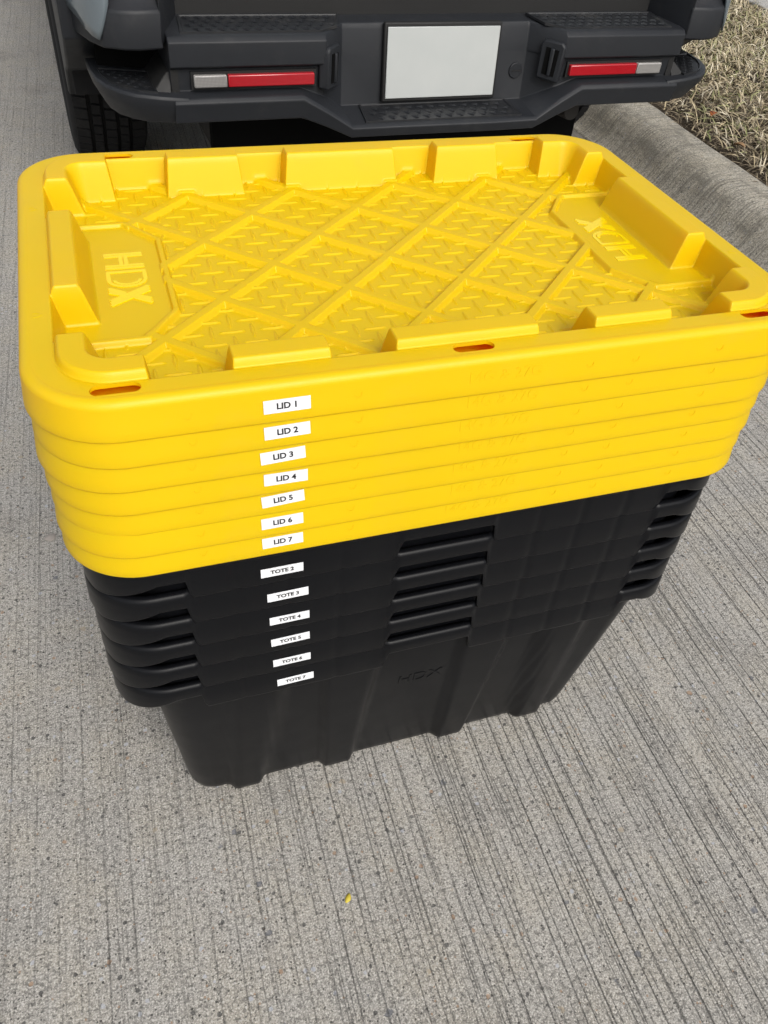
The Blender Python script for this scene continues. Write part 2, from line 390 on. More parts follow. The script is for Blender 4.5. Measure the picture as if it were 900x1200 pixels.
pebble((-.459, .521), (.0085, .0065), M['black_stone'], 'small black pebble on the concrete beside the tote stack', 1)
pebble((-.500, .40), (.011, .008), M['tan_stone'], 'flat tan pebble on the concrete near the black one', 3, .22)
pebble((-.1325, -.4087), (.0065, .0035), M['yellow_bit'], 'tiny mustard yellow scrap on the concrete before the totes', 4, .25)

# ------------------------------------------------------------------ totes and lids
H = .775; LP = .0275; TP = .041
THX, THY, TR = .3585, .2315, .045        # tray outline of a lid
def sdf(x, y, hx, hy, r):
    qx = np.abs(x)-(hx-r); qy = np.abs(y)-(hy-r)
    return np.hypot(np.maximum(qx, 0), np.maximum(qy, 0))+np.minimum(np.maximum(qx, qy), 0)-r
FLOOR = -.035; LUG = .0080
def smin(a, b, k=.0022):
    h = np.clip(.5+.5*(b-a)/k, 0, 1); return b*(1-h)+a*h-k*h*(1-h)
def smax(a, b, k=.0022): return -smin(-a, -b, k)
def lid_height(x, y, fine=True):
    d = -sdf(x, y, THX, THY, TR)                       # inwards distance
    ax, ay = np.abs(x), np.abs(y)
    wall = -(d+.001)*4.6                              # gap wall, drops from the rim
    h = smin(np.zeros_like(x), wall, .004); h = np.maximum(h, FLOOR)
    # lugs
    def lug(t):
        rad_out = (d+.0005)*3.2; rad_in = LUG-(d-.0255)*3.4
        return smin(smin(smin(np.full_like(x, LUG), rad_in, .009), rad_out, .008), FLOOR+t*9., .010)
    near_fb = ay > THY-.075; near_s = ax > THX-.075
    T = np.full_like(x, -1.)
    T = np.where(near_fb, np.maximum(T, .0755-ax), T)
    T = np.where(near_fb, np.maximum(T, np.minimum(ax-.127, .222-ax)), T)
    T = np.where(near_s & (ay < .15), np.maximum(T, .086-ay), T)
    T = np.maximum(T, np.minimum(ax-.283, ay-.158))
    L = np.where(d > -.004, lug(T), -1); h = smax(h, L, .0025)
    if fine:
        fl = h < FLOOR+.012
        e = np.zeros_like(x)
        # diamond tread: checkerboard of lens shaped bars
        s = .020; i = np.round(x/s); j = np.round(y/s); lx = x-i*s; ly = y-j*s
        # bars overlap their cell, so look at neighbours as well
        for di in (-1, 0, 1):
            for dj in (-1, 0, 1):
                ii, jj = i+di, j+dj; px, py = x-ii*s, y-jj*s
                even = (np.mod(ii+jj, 2) == 0)
                u = np.where(even, px, py); w = np.where(even, py, px)
                hl = .0130; hw = .0019*np.clip(1-(u/hl)**2, 0, 1)
                b = np.where(np.abs(u) < hl, np.clip(1-(w/np.maximum(hw, 1e-6))**2, 0, 1), 0)
                e = np.maximum(e, .0016*np.sqrt(b))
        # diagonal ribs, crossings on a .131 x .127 lattice
        A, B = .1325, .128
        p = x/A+y/B; q = x/A-y/B
        sc = 1/math.hypot(1/A, 1/B)
        for k_ in (p, q):
            dist = np.abs(k_-np.round(k_))*sc
            e = np.maximum(e, np.clip((.0078-dist)/.0034, 0, 1)*.0058)
        # end panels with a bounding rib
        py = ay; px = ax
        pd = np.minimum(np.minimum(px-.252, .117-py), (px-.252+(.117-py)*.72-.030)/1.232*1.0)
        inside = pd > 0
        rim_ = np.clip((.0052-np.abs(pd+.0045))/.0030, 0, 1)*.0062
        e = np.where(inside, .0022, np.maximum(e, rim_))
        ff = np.clip((FLOOR+.0065-h)/.004, 0, 1)
        h = h+e*ff
        # panel edge slightly dished
        # slot holes in the rim
        # small moulded marks on the rim
        for mx, my in ((-.374, -.115), (-.374, .105), (.374, -.115), (.374, .105)):
            rr = np.hypot((x-mx)/1.6, y-my); h = h+np.clip(1-np.abs(rr-.0035)/.0009, 0, 1)*.0006*(x*np.sign(mx) < .3755)
    return h
SLOTS = ((-.3145, -.2412), (0, -.2412), (.3145, -.2412), (-.275, .2412), (.275, .2412))
def slot_d(x, y):
    d = np.full_like(x, 9.)
    for sx, sy_ in SLOTS: d = np.minimum(d, np.hypot(np.maximum(np.abs(x-sx)-.0135, 0), y-sy_)-.0067)
    return d
def lid_mesh(step, fine, mat):
    off = .0194; hx, hy, r = THX+off, THY+off, TR+off
    nx = int(2*hx/step)+2; ny = int(2*hy/step)+2
    X, Y = np.meshgrid(np.linspace(-hx-step/2, hx+step/2, nx), np.linspace(-hy-step/2, hy+step/2, ny), indexing='ij')
    D = sdf(X, Y, hx, hy, r); keepv = D < 0
    S = slot_d(X, Y); keepv &= S > 0
    cell = keepv[:-1, :-1] & keepv[1:, :-1] & keepv[1:, 1:] & keepv[:-1, 1:]
    used = np.zeros_like(keepv)
    for a in (slice(0, -1), slice(1, None)):
        for b in (slice(0, -1), slice(1, None)): used[a, b] |= cell
    # boundary vertices: used vertices touching a dropped cell -> snapped onto the contour
    nb = np.zeros(X.shape, int); pad = np.pad(cell, 1)
    nb = pad[:-1, :-1].astype(int)+pad[1:, :-1]+pad[:-1, 1:]+pad[1:, 1:]
    bd = used & (nb < 4); bs = bd & (S < -D); bd &= ~bs
    eps = 1e-5
    gx_ = (sdf(X+eps, Y, hx, hy, r)-sdf(X-eps, Y, hx, hy, r))/(2*eps); gy_ = (sdf(X, Y+eps, hx, hy, r)-sdf(X, Y-eps, hx, hy, r))/(2*eps)
    X = np.where(bd, X-gx_*D, X); Y = np.where(bd, Y-gy_*D, Y)
    sgx = (slot_d(X+eps, Y)-slot_d(X-eps, Y))/(2*eps); sgy = (slot_d(X, Y+eps)-slot_d(X, Y-eps))/(2*eps)
    X = np.where(bs, X-sgx*S, X); Y = np.where(bs, Y-sgy*S, Y)
    Z = lid_height(X, Y, fine); Z = np.where(bd, 0, Z)
    idx = -np.ones(X.shape, int); idx[used] = np.arange(used.sum())
    V = np.c_[X[used], Y[used], Z[used]]
    F = np.stack([idx[:-1, :-1][cell], idx[1:, :-1][cell], idx[1:, 1:][cell], idx[:-1, 1:][cell]], 1)
    # rim rounding and skirt
    prof_ = [(off-.0010, -.0003), (off-.0002, -.0001)]
    RR = .0080; o0 = .030-RR
    for k in range(0, 9):
        a = R(90)*k/8; prof_.append((o0+RR*math.sin(a), -RR*(1-math.cos(a))))
    prof_ += [(.0310, -.018), (.0322, -.028), (.0331, -.0362), (.0328, -.0374), (.0320, -.0377), (.0312, -.0366), (.0286, -.016), (.025, -.006)]
    rings = []
    for o_, z_ in prof_:
        rings.append([(px, py, z_) for px, py in rrect(THX+o_, THY+o_, TR+o_, 22, 24, 16)])
    rv, rf = loft(rings)
    V = np.r_[V, np.array(rv)]; F = np.r_[F, np.array(rf)+used.sum()]
    for sx, sy_ in SLOTS:                                # the slots' moulded walls
        loop = [(sx+.0135+.0067*math.cos(a), sy_+.0067*math.sin(a)) for a in [R(-90)+R(180)*k/8 for k in range(9)]]+[(sx-.0135+.0067*math.cos(a), sy_+.0067*math.sin(a)) for a in [R(90)+R(180)*k/8 for k in range(9)]]
        wv, wf = loft([[(a, b, z) for a, b in loop] for z in (-.00005, -.0032)])
        F = np.r_[F, np.array(wf)+len(V)]; V = np.r_[V, np.array(wv)]
    return quadmesh('lid_shell', V, F, mat)
lid_top_me = lid_mesh(.00082, True, M['yellow']); lid_low_me = lid_mesh(.0045, False, M['yellow'])

# moulded logo for the end panels: striped letters H D X
def bars_mesh(name, bars, mat, h=.0005):
    V, F = [], []
    for (x0, y0), (x1, y1), w in bars:
        dx, dy = x1-x0, y1-y0; l = math.hypot(dx, dy); nx_, ny_ = -dy/l*w/2, dx/l*w/2; b = len(V)
        h_ = h+1e-5*(b//8)
        for z in (0, h_):
            V += [(x0+nx_, y0+ny_, z), (x1+nx_, y1+ny_, z), (x1-nx_, y1-ny_, z), (x0-nx_, y0-ny_, z)]
        F += [(b+4, b+7, b+6, b+5), (b, b+1, b+5, b+4), (b+1, b+2, b+6, b+5), (b+2, b+3, b+7, b+6), (b+3, b, b+4, b+7)]
    return fix_normals(mesh(name, V, F, mat))
def hdx():
    B = []; h = .0200; w = .0043
    for s in (-.0535, -.0485, -.0275, -.0225): B.append(((s, -h), (s, h), w))        # H stems (double)
    B += [((-.0465, .0022), (-.0295, .0022), w), ((-.0465, -.0032), (-.0295, -.0032), w)]
    B += [((-.0135, -h), (-.0135, h), w), ((-.0135, h-.0017), (.004, h-.0017), w), ((-.0135, -h+.0017), (.004, -h+.0017), w)]
    for rad in (.0190, .0135):
        pts = [(.004+rad*.72*math.sin(a), rad*math.cos(a)*.97) for a in [R(180)*k/12 for k in range(13)]]
        for a, b in zip(pts, pts[1:]): B.append((a, b, w*.9))
    for o_ in (-.0046, 0, .0046): B.append(((.0245+o_, h), (.0500+o_, -h), .0038))
    for o_ in (-.0046, 0, .0046): B += [((.0500+o_, h), (.0395+o_*.6, .0035), .0038), ((.0345+o_*.6, -.0035), (.0245+o_, -h), .0038)]
    return B
logo_me = bars_mesh('moulded_logo', hdx(), M['yellow_gloss'])
cap_me = text_mesh("14G & 27G", .0165, M['yellow'], .00012, .0)
mark_me = bars_mesh('moulded_mark', [((.0035*math.cos(a), .0045*math.sin(a)), (.0035*math.cos(a+.5), .0045*math.sin(a+.5)), .0010) for a in [R(200)+.5*k for k in range(6)]], M['yellow'], .00018)

def sticker(parent, words, x, z, y, w, h, tilt, size, lean=0):
    root = bpy.data.meshes.new('label_sticker')
    V, F = boxv(-w/2, w/2, -h/2, h/2, 0, .0005); root.from_pydata(V, [], F); root.materials.append(M['paper'])
    o = obj('label_sticker', root, parent, loc=(x, y, z), rot=(R(90)+lean, 0, tilt)); o.rotation_mode = 'XYZ'
    mt = Matrix.Translation((x, y, z)) @ Matrix.Rotation(R(90)+lean, 4, 'X') @ Matrix.Rotation(tilt, 4, 'Z')
    o.matrix_local = mt
    me = text_mesh(words, size, M['ink'], 0, .00028)
    to = obj('label_text', me, o, loc=(0, -.0001, .00075)); to.scale = (1.02, 1, 1)
    return o
LIDX = [-.1786, -.1804, -.1815, -.1812, -.1838, -.1842, -.1845]
LIDT = [.5, 1.2, 2.6, -.6, 3.2, .9, .6]
ordinal = ['topmost', 'second', 'third', 'fourth', 'fifth', 'sixth', 'bottom']
OY = -(THY+.030)
for i in range(7):
    zt = H-LP*i
    rz = R((0, .12, -.10, .14, -.12, .10, -.05)[i])
    root = empty('tote_cover', (0 if i == 0 else .0012*math.sin(i*2.1), 0 if i == 0 else .0009*math.cos(i*1.7), zt), rz)
    tag(root, f'yellow plastic tote lid with LID {i+1} sticker, {ordinal[i]} of the lid stack', 'lid', 'stacked yellow lids')
    obj('lid_shell', lid_top_me if i == 0 else lid_low_me, root)
    sticker(root, f'LID {i+1}', LIDX[i], -.0212, OY-.0018, .0410, .0128, R(LIDT[i]), .0082, lean=R(-6))
    o = obj('moulded_capacity', cap_me, root, loc=(.026+.002*math.sin(i*3), OY-.0014, -.0195)); o.rotation_euler = (R(84), 0, 0)
    for mx in (-.262, -.115, .115, .165, .262):
        o = obj('moulded_mark', mark_me, root, loc=(mx, OY-.0015, -.0190)); o.rotation_euler = (R(84), 0, 0)
    if i == 0:
        o = obj('moulded_logo', logo_me, root, loc=(-.288, 0, FLOOR+.0022), rot=(0, 0, R(-90)))
        o = obj('moulded_logo', logo_me, root, loc=(.288, 0, FLOOR+.0022), rot=(0, 0, R(90)))

# ---- totes
def sstep(a, b, x):
    t = min(1, max(0, (x-a)/(b-a))); return t*t*(3-2*t)
RHX, RHY, RRAD = .3815, .2540, .068
def slot_amt(x, y):
    """1 where the rim is cut away below the lip (hand slots), 0 where it reaches the tote below"""
    ax, ay = abs(x), abs(y)
    if ay > RHY-.030:
        c = 1-sstep(.0545, .0600, abs(x-.004)) if y < 0 else 1-sstep(.0545, .0600, ax)
        k = sstep(.279, .2835, ax)*(1-.72*min(1, max(0, (ax-.312)/.058)))
        return max(c, k)
    if ax > RHX-.030: return max(1-sstep(.070, .076, ay), .28*sstep(.165, .18, ay))
    return .28
def corner_amt(x, y):
    ax, ay = abs(x), abs(y)
    return max(sstep(.280, .288, ax) if ay > RHY-.07 else 0, sstep(.165, .18, ay) if ax > RHX-.07 else 0)
def tote_rim():
    base = rrect(RHX, RHY, RRAD, 24, 190, 90)
    nrm = []
    n = len(base)
    for i in range(n):
        a, b = base[i-1], base[(i+1) % n]; dx, dy = b[0]-a[0], b[1]-a[1]; l = math.hypot(dx, dy); nrm.append((dy/l, -dx/l))
    secs = []
    for (x, y), (nx_, ny_) in zip(base, nrm):
        s = slot_amt(x, y); c = corner_amt(x, y)
        zb = -.0515+s*.0285
        lip = .0035*max(s, c)                               # lips stand proud of the flush band
        o0 = -.0045
        # stacking notches: shallow pressed dimples in the flush band
        for dxm in (-.232, -.118, .118, .175, .232, -.175):
            if y < 0 or y > 0: o0 -= .0012*math.exp(-((x-dxm)/.0045)**2)*(1-s)*(abs(y) > RHY-.01)
        flare = .0018*(1-s)
        e = o0+lip
        P = [(-.0165, -.030), (-.0150, -.0110), (-.0125, -.0032), (-.0065+e, -.0003), (-.0026+e, -.0014), (-.0005+e, -.0050),
             (e+flare*.3, -.0120), (e+flare*.6, zb*.55), (e+flare, zb+.0035), (e+flare-.0006, zb+.0010), (e+flare-.0022, zb),
             (e+flare-.0040, zb+.0012), (e-.0046, zb*.6), (e-.0060, -.0060)]
        secs.append([(x+nx_*o, y+ny_*o, z) for o, z in P])
    secs.append(secs[0])
    V, F = loft(secs, False)
    me = fix_normals(mesh('rim', V, F, M['black'], True, 55)); return me
def pil(v, cs, half, soft=.011):
    return max(1-sstep(half-soft*.2, half+soft, abs(v-c)) for c in cs)
TOTE_H = .358
def tote_body():
    levels = [(-.0105, .3655, .2385), (-.026, .3640, .2380), (-.031, .3440, .2378), (-.055, .3405, .2372), (-.12, .335, .2295), (-.20, .3285, .2195), (-.28, .322, .2095), (-.335, .3175, .2025), (-.348, .3160, .2000), (-.3545, .3130, .1965), (-.358, .306, .1890)]
    rings = []
    for z, hx, hy in levels:
        f = min(1, max(0, (-z-.02)/.33)); ring = []
        base = rrect(hx, hy, .040, 12, 230, 140); n = len(base)
        for i, (x, y) in enumerate(base):
            a, b = base[i-1], base[(i+1) % n]; dx, dy = b[0]-a[0], b[1]-a[1]; l = math.hypot(dx, dy); nx_, ny_ = dy/l, -dx/l
            amp = .0075+.0045*f
            if abs(y) > hy-.001:
                w = max(pil(x, (-.094, .094), .033-.014*f), pil(x, (-.213-.021*f, .213+.021*f), .031-.013*f))
            elif abs(x) > hx-.001: w = pil(y, (-.075, .075), .033-.014*f)
            else: w = 0
            ring.append((x+nx_*amp*w, y+ny_*amp*w, z))
        rings.append(ring)
    V, F = loft(rings); n = len(rings[0]); k = len(V)
    V.append((0, 0, -.354)); last = (len(rings)-1)*n
    F += [(last+j, last+(j+1) % n, k) for j in range(n)]
    return fix_normals(mesh('body', V, F, M['black'], True, 60))
rim_me = tote_rim(); body_me = tote_body()
body_logo = text_mesh('HDX', .030, M['black'], .00012, .0002)
TX = [0, -.1842, -.1764, -.1766, -.1749, -.1730, -.1700]
TT = [0, .5, 1.2, .6, 1.8, .9, 1.8]
for i in range(7):
    zt = TOTE_H+TP*(6-i)
    root = empty('storage_tote', (.0008*math.sin(i*2.3), .0006*math.cos(i*1.3) if i else 0, zt-TOTE_H), R((.0, .08, -.06, .05, -.05, .06, 0)[i]))
    lab = ('black plastic tote tucked under the bottom yellow lid' if i == 0 else
           f'black plastic tote with TOTE {i+1} sticker, ' + ('', 'first labelled rim below the yellow lids', 'second labelled rim below the lids', 'third labelled rim below the lids', 'fourth labelled rim, two above the base tote', 'nested directly inside the base tote', 'the base tote standing on the concrete')[i])
    tag(root, lab, 'tote', 'nested black totes')
    obj('rim', rim_me, root, loc=(0, 0, TOTE_H)); obj('body', body_me, root, loc=(0, 0, TOTE_H))
    if i:
        sticker(root, f'TOTE {i+1}', TX[i], TOTE_H-.0325, -RHY+.0045-.0016, .0455, .0125, R(TT[i]), .0074, lean=R(-1.5))
    o = obj('moulded_logo', body_logo, root, loc=(.012, -.2291, TOTE_H-.128)); o.rotation_euler = (R(90)+math.atan(.122), 0, 0)

# ------------------------------------------------------------------ pickup truck parked beyond the totes (local: x right, y forward)
truck = empty('pickup_truck', (.643, 1.38, 0), R(2.0))
tag(truck, 'grey blue pickup truck with dark plastic rear bumper and step pads', 'pickup truck')
SIDE = [(.30, .640), (.15, .632), (.014, .617), (.002, .606), (.004, .552), (.020, .546), (.024, .494), (-.018, .489), (-.026, .479), (-.014, .432), (.06, .412), (.30, .412)]
CENT = [(.30, .640), (.17, .632), (.105, .620), (.100, .606), (.096, .552), (.095, .546), (.088, .424), (-.020, .411), (-.030, .403), (-.020, .378), (.06, .366), (.30, .366)]
def lerp(a, b, t_): return [(p[0]+(q[0]-p[0])*t_, p[1]+(q[1]-p[1])*t_) for p, q in zip(a, b)]
MIDL = SIDE[:6]+lerp(SIDE, CENT, .45)[6:]; MIDL[6] = (.030, .470)
secs = [(.735, SIDE), (.41, SIDE), (.345, MIDL), (.275, CENT), (.15, CENT)]
rings = [[(-u, v, z) for v, z in s_] for u, s_ in secs]+[[(u, v-.004*(abs(u) < .2), z) for v, z in s_] for u, s_ in secs[::-1]]
V, F = loft(rings, True, (True, True))
bumper = add('bumper', (V, F), M['cladding'], truck, bw=.006, seg=3)
# body seam lines pressed into the face
def inset_poly(poly, d):
    cx0 = sum(p[0] for p in poly)/len(poly); cy0 = sum(p[1] for p in poly)/len(poly); out = []
    for x, y in poly:
        l = math.hypot(x-cx0, y-cy0); out.append((x-(x-cx0)/l*d, y-(y-cy0)/l*d))
    return out
def in_poly(x, y, poly):
    c = False; n = len(poly)
    for i in range(n):
        (x0, y0), (x1, y1) = poly[i], poly[i-1]
        if (y0 > y) != (y1 > y) and x < (x1-x0)*(y-y0)/(y1-y0)+x0: c = not c
    return c
def step_pad(poly, zf, parent, du=.030, dv=.024, hgt=.0048, name='step_pad'):
    """tread plate: thin slab with a raised border and rows of diamond studs"""
    n = len(poly); V, F = [], []
    def ring(p, dz): return [(x, y, zf(x, y)+dz) for x, y in p]
    rs = [ring(poly, -.002), ring(poly, .004), ring(inset_poly(poly, .006), .004), ring(inset_poly(poly, .009), .0012)]
    V, F = loft(rs, True, (False, True))
    inner = inset_poly(poly, .016)
    xs = [p[0] for p in poly]; ys_ = [p[1] for p in poly]; row = 0; y = min(ys_)
    while y < max(ys_):
        x = min(xs)+(row % 2)*du/2
        while x < max(xs):
            if in_poly(x, y, inner):
                b = len(V); k = .43
                for (ax, ay, dz) in ((-du*k, 0, 0), (0, -dv*k*1.5, 0), (du*k, 0, 0), (0, dv*k*1.5, 0), (-du*.26, 0, hgt*.55), (0, -dv*.62*k*1.5, hgt), (du*.26, 0, hgt*.55), (0, dv*.1, hgt*.25)):
                    V.append((x+ax, y+ay, zf(x, y)+.0010+dz))
                F += [(b, b+1, b+5, b+4), (b+1, b+2, b+6, b+5), (b+2, b+3, b+7, b+6), (b+3, b, b+4, b+7), (b+4, b+5, b+6, b+7)]
            x += du
        y += dv; row += 1
    return add(name, (V, F), M['tread'], parent, fix=False)
zs = lambda x, y: .6172+(y-.014)*.105
for s in (-1, 1):
    P = [(s*.700, .030), (s*.350, .030), (s*.300, .060), (s*.275, .135), (s*.690, .135)]
    step_pad(P[::s], zs, truck)
step_pad([(-.235, -.014), (.235, -.014), (.225, .082), (-.225, .082)], lambda x, y: .4117+(y+.020)*.118, truck, .034, .026)
# rear lamps strip: red and clear reflector
for s in (-1, 1):
    a, b, c_ = sorted((s*.375, s*.596)), sorted((s*.599, s*.680)), None
    o = add('red_reflector', boxv(a[0], a[1], .002, .026, .506, .534), M['red'], truck, bw=.003); o['label'] = 'red reflector strip in the bumper'
    o = add('clear_reflector', boxv(b[0], b[1], .002, .026, .506, .534), M['clear'], truck, bw=.003); o['label'] = 'clear reverse lamp at the end of the reflector'
    o = add('reflector_bezel', boxv(min(s*.368, s*.686), max(s*.368, s*.686), .014, .028, .500, .540), M['dark'], truck)
# corner blocks above the corner steps
def corner_plan(s, ins=0., back=.0):
    P = [(.742+ins*.3, .012+ins+back), (.80, .002+ins+back), (.862, .008+ins+back), (.905, .030+ins+back), (.934-ins*.4, .075+ins+back), (.949-ins*.5, .15+ins*.6+back), (.955-ins*.5, .27), (.955-ins*.5, .42), (.742+ins*.3, .42)]
    return [(s*(x-(.028*min(1, max(0, (.24-y)/.14)) if x > .84 else 0)), y) for x, y in P]
for s in (-1, 1):
    lv = [(.588, .012, 0), (.592, .004, 0), (.664, 0, 0), (.672, .003, 0), (.676, .010, 0), (.715, .030, .02), (.80, .034, .05)]
    V, F = loft([[(x, y, z+(.018 if z < .60 else 0)*max(0, (y-.05)/.4)) for x, y in corner_plan(s, i_, b_)] for z, i_, b_ in lv], True, (True, True))
    add('bumper_corner', (V, F), M['cladding'], truck, bw=.003)
    # painted quarter panel wrapping round the corner above the block
    cols = [(.880, .020, .682), (.893, .0245, .645), (.908, .034, .607), (.922, .053, .612), (.934, .075, .622), (.943, .11, .634), (.949, .15, .646), (.953, .20, .66), (.956, .27, .675), (.956, .42, .74)]
    cols = [(x+.005-.028*min(1, max(0, (.24-y)/.14)), y-.003, z) for x, y, z in cols]
    rs = [[(s*(x-i_), y+i_*.6, z) for z in (zb_, zb_+.02, max(.70, zb_+.03), .84) for i_ in [ii+(.0 if z < .69 else .004 if z < .75 else .02)]] for ii in (0,) for x, y, zb_ in cols]
    V, F = loft(rs, False); qo = add('quarter_panel', (V, F), M['paint'], truck); qo.data.shade_smooth()
    sm = qo.modifiers.new('thick', 'SOLIDIFY'); sm.thickness = .006; sm.offset = -1 if s > 0 else -1
    # inner flank joining corner block to the pad
    V, F = prism([(s*.746, .010), (s*.746, .34), (s*.690, .34), (s*.690, .145)], .60, .74, 'z')
    add('corner_flank', (V, F), M['cladding'], truck, bw=.004)
    # corner step
    P = [(.700, -.022), (.765, -.020), (.825, -.008), (.858, .016), (.886, .052), (.904, .100), (.912, .16), (.916, .26), (.700, .26)]
    lv = [(.418, .052), (.428, .030), (.462, .004), (.484, 0), (.4905, .003), (.4915, .007)]
    def stepring(z, i_): return [(s*(x-i_*(.9 if x > .71 else 0)), y+i_*(1 if y < .2 else 0), z+.02*max(0, (x-.70)/.24)*(z > .45)) for x, y in P]
    V, F = loft([stepring(z, i_) for z, i_ in lv], True, (True, True)); cs = add('corner_step', (V, F), M['cladding'], truck, bw=.003)
    tz = lambda x, y: .4925+.02*max(0, (abs(x)-.70)/.24)
    P2 = [(s*x, y) for x, y in [(.770, .002), (.815, .008), (.846, .028), (.872, .060), (.888, .105), (.894, .17), (.770, .17)]]
    step_pad(P2[::s], tz, truck, .026, .021, .003)
    # wedge rising from the step to the bumper face, cavity walls
    V, F = prism([(s*.735, .490), (s*.782, .494), (s*.742, .534), (s*.730, .538)], .012, .19, 'y'); V = [(x, y+(.03 if z > .52 else 0), z) for x, y, z in V]
    add('step_cheek', (V, F), M['dark'], truck, bw=.003)
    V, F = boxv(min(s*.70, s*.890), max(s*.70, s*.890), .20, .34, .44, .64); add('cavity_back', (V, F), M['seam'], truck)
    V, F = boxv(min(s*.715, s*.733), max(s*.715, s*.733), .02, .21, .49, .60); add('cavity_side', (V, F), M['dark'], truck)
# licence plate (left blank), its recess panel, tow cap and hand grips on the cheeks
pl = add('license_plate', boxv(-.164, .164, .0, .004, -.086, .086), M['plate'], truck, bw=.0015, loc=(.010, .072, .530), rot=(R(-4), 0, 0))
V, F = boxv(-.172, .172, .005, .022, -.096, .096); add('plate_holder', (V, F), M['dark'], truck, bw=.004, loc=(.010, .072, .530), rot=(R(-4), 0, 0))
def disc(name, r, depth, mat, parent, loc, rot, seg=32, bw=.002):
    bm = bmesh.new(); bmesh.ops.create_cone(bm, cap_ends=True, segments=seg, radius1=r, radius2=r, depth=depth)
    me = bpy.data.meshes.new(name); bm.to_mesh(me); bm.free(); me.materials.append(mat); o = obj(name, me, parent, loc=loc, rot=rot); bevel(o, bw, 2); return o
cap = disc('tow_cover', .021, .008, M['cladding'], truck, (.248, .090, .500), (R(90), 0, 0))
add('tow_cover_slot', boxv(-.013, .013, -.0055, -.003, -.0015, .0015), M['dark'], cap, rot=(R(-90), 0, 0))
for s in (-1, 1):
    g = bpy.data.objects.new('hand_grip', fix_normals(mesh('hand_grip', *prism([(-.036, -.048), (.030, -.052), (.036, .040), (.026, .050), (-.028, .050), (-.036, .040)], -.012, .018), M['cladding'])))
    g.location = (s*.325, .030, .540); g.rotation_euler = (0, 0, s*R(-48)); link(g, truck); bevel(g, .005, 2)
    V, F = prism([(-.020, -.034), (.016, -.037), (.020, .030), (-.018, .034)], -.0135, -.009); add('grip_pocket', (V, F), M['seam'], g)
    V, F = prism([(-.004, -.036), (.006, -.036), (.008, .033), (-.004, .033)], -.0185, -.010); add('grip_bar', (V, F), M['cladding'], g, bw=.003)
# sill trim and tailgate
add('sill_trim', boxv(-.742, .742, .150, .32, .612, .672), M['dark'], truck, bw=.004)
V, F = prism([(.145, .685), (.128, .78), (.128, .86), (.150, .885), (.150, .98), (.125, 1.01), (.130, 1.075), (.190, 1.085), (.205, 1.06), (.205, .685)], -.735, .735, 'x')
tg = add('tailgate', (V, F), M['paint'], truck, bw=.008)
add('tailgate_handle', boxv(-.13, .13, .120, .152, .925, .965), M['dark'], tg, bw=.006)
for s in (-1, 1):
    x0, x1 = sorted((s*.745, s*.950)); V, F = prism([(.125, .84), (.105, 1.02), (.20, 1.05), (.30, 1.04), (.33, .90), (.30, .84)], x0, x1, 'x')
    tl = add('tail_lamp', (V, F), M['lamp_red'], truck, bw=.012)
# body sides with wheel arches
AX, AR, WZ = 1.02, .425, .375
arch = [(AX+AR*math.cos(a), WZ+AR*math.sin(a)) for a in [R(-8)+R(196)*k/20 for k in range(21)]]
side_out = [(.24, .605), (.16, .70), (.15, .85), (.33, .86), (.33, 1.03), (.18, 1.06), (.20, 1.10), (1.62, 1.14), (1.62, .50), (1.50, .50)] + [(AX+(AR+.075)*math.cos(a), WZ+(AR+.075)*math.sin(a)) for a in [R(15)+R(120)*k/16 for k in range(17)]] + [(.52, .73)]
for s in (-1, 1):
    x0, x1 = sorted((s*.88, s*.950)); add('bed_side', prism(side_out, x0, x1, 'x'), M['paint'], truck, bw=.006)
    cl = arch+[(.50, .41), (.32, .47), (.17, .575), (.155, .70), (.23, .615), (.51, .74)]+[(AX+(AR+.078)*math.cos(a), WZ+(AR+.078)*math.sin(a)) for a in [R(135)-R(143)*k/18 for k in range(19)]]
    x0, x1 = sorted((s*.885, s*.962)); add('wheel_arch_trim', prism(cl, x0, x1, 'x'), M['cladding'], truck, bw=.006)
    x0, x1 = sorted((s*.60, s*.69)); add('wheel_liner', prism([(AX+(AR+.03)*math.cos(a), WZ+(AR+.03)*math.sin(a)) for a in [R(-12)+R(204)*k/20 for k in range(21)]], x0, x1, 'x'), M['seam'], truck)
    x0, x1 = sorted((s*.80, s*.945)); add('mud_flap', boxv(x0, x1, .50, .512, .345, .50), M['rubber'], truck, bw=.003)
    x0, x1 = sorted((s*.86, s*.945)); add('side_sill', boxv(x0, x1, 1.50, 3.10, .30, .50), M['cladding'], truck, bw=.015)
# bed box and cab
add('bed_floor', boxv(-.88, .88, .20, 1.60, .66, .70), M['dark'], truck)
add('bed_front', boxv(-.88, .88, 1.55, 1.62, .70, 1.12), M['paint'], truck, bw=.005)
cabl = [(.50, .93, 1.58, 3.55), (.72, .955, 1.58, 3.60), (1.10, .945, 1.60, 3.45), (1.14, .935, 1.62, 3.35), (1.58, .74, 1.80, 2.75), (1.66, .68, 1.95, 2.60)]
V, F = loft([[(-w, a, z), (w, a, z), (w, b, z), (-w, b, z)] for z, w, a, b in cabl], True, (True, True)); cab = add('cab', (V, F), M['paint'], truck, bw=.02, seg=3)
V, F = loft([[(-.74, 1.650, 1.17), (.74, 1.650, 1.17), (.60, 1.793, 1.55), (-.60, 1.793, 1.55)], [(-.74, 1.606, 1.17), (.74, 1.606, 1.17), (.60, 1.775, 1.55), (-.60, 1.775, 1.55)]], True, (True, True)); add('rear_window', (V, F), M['glass'], cab)
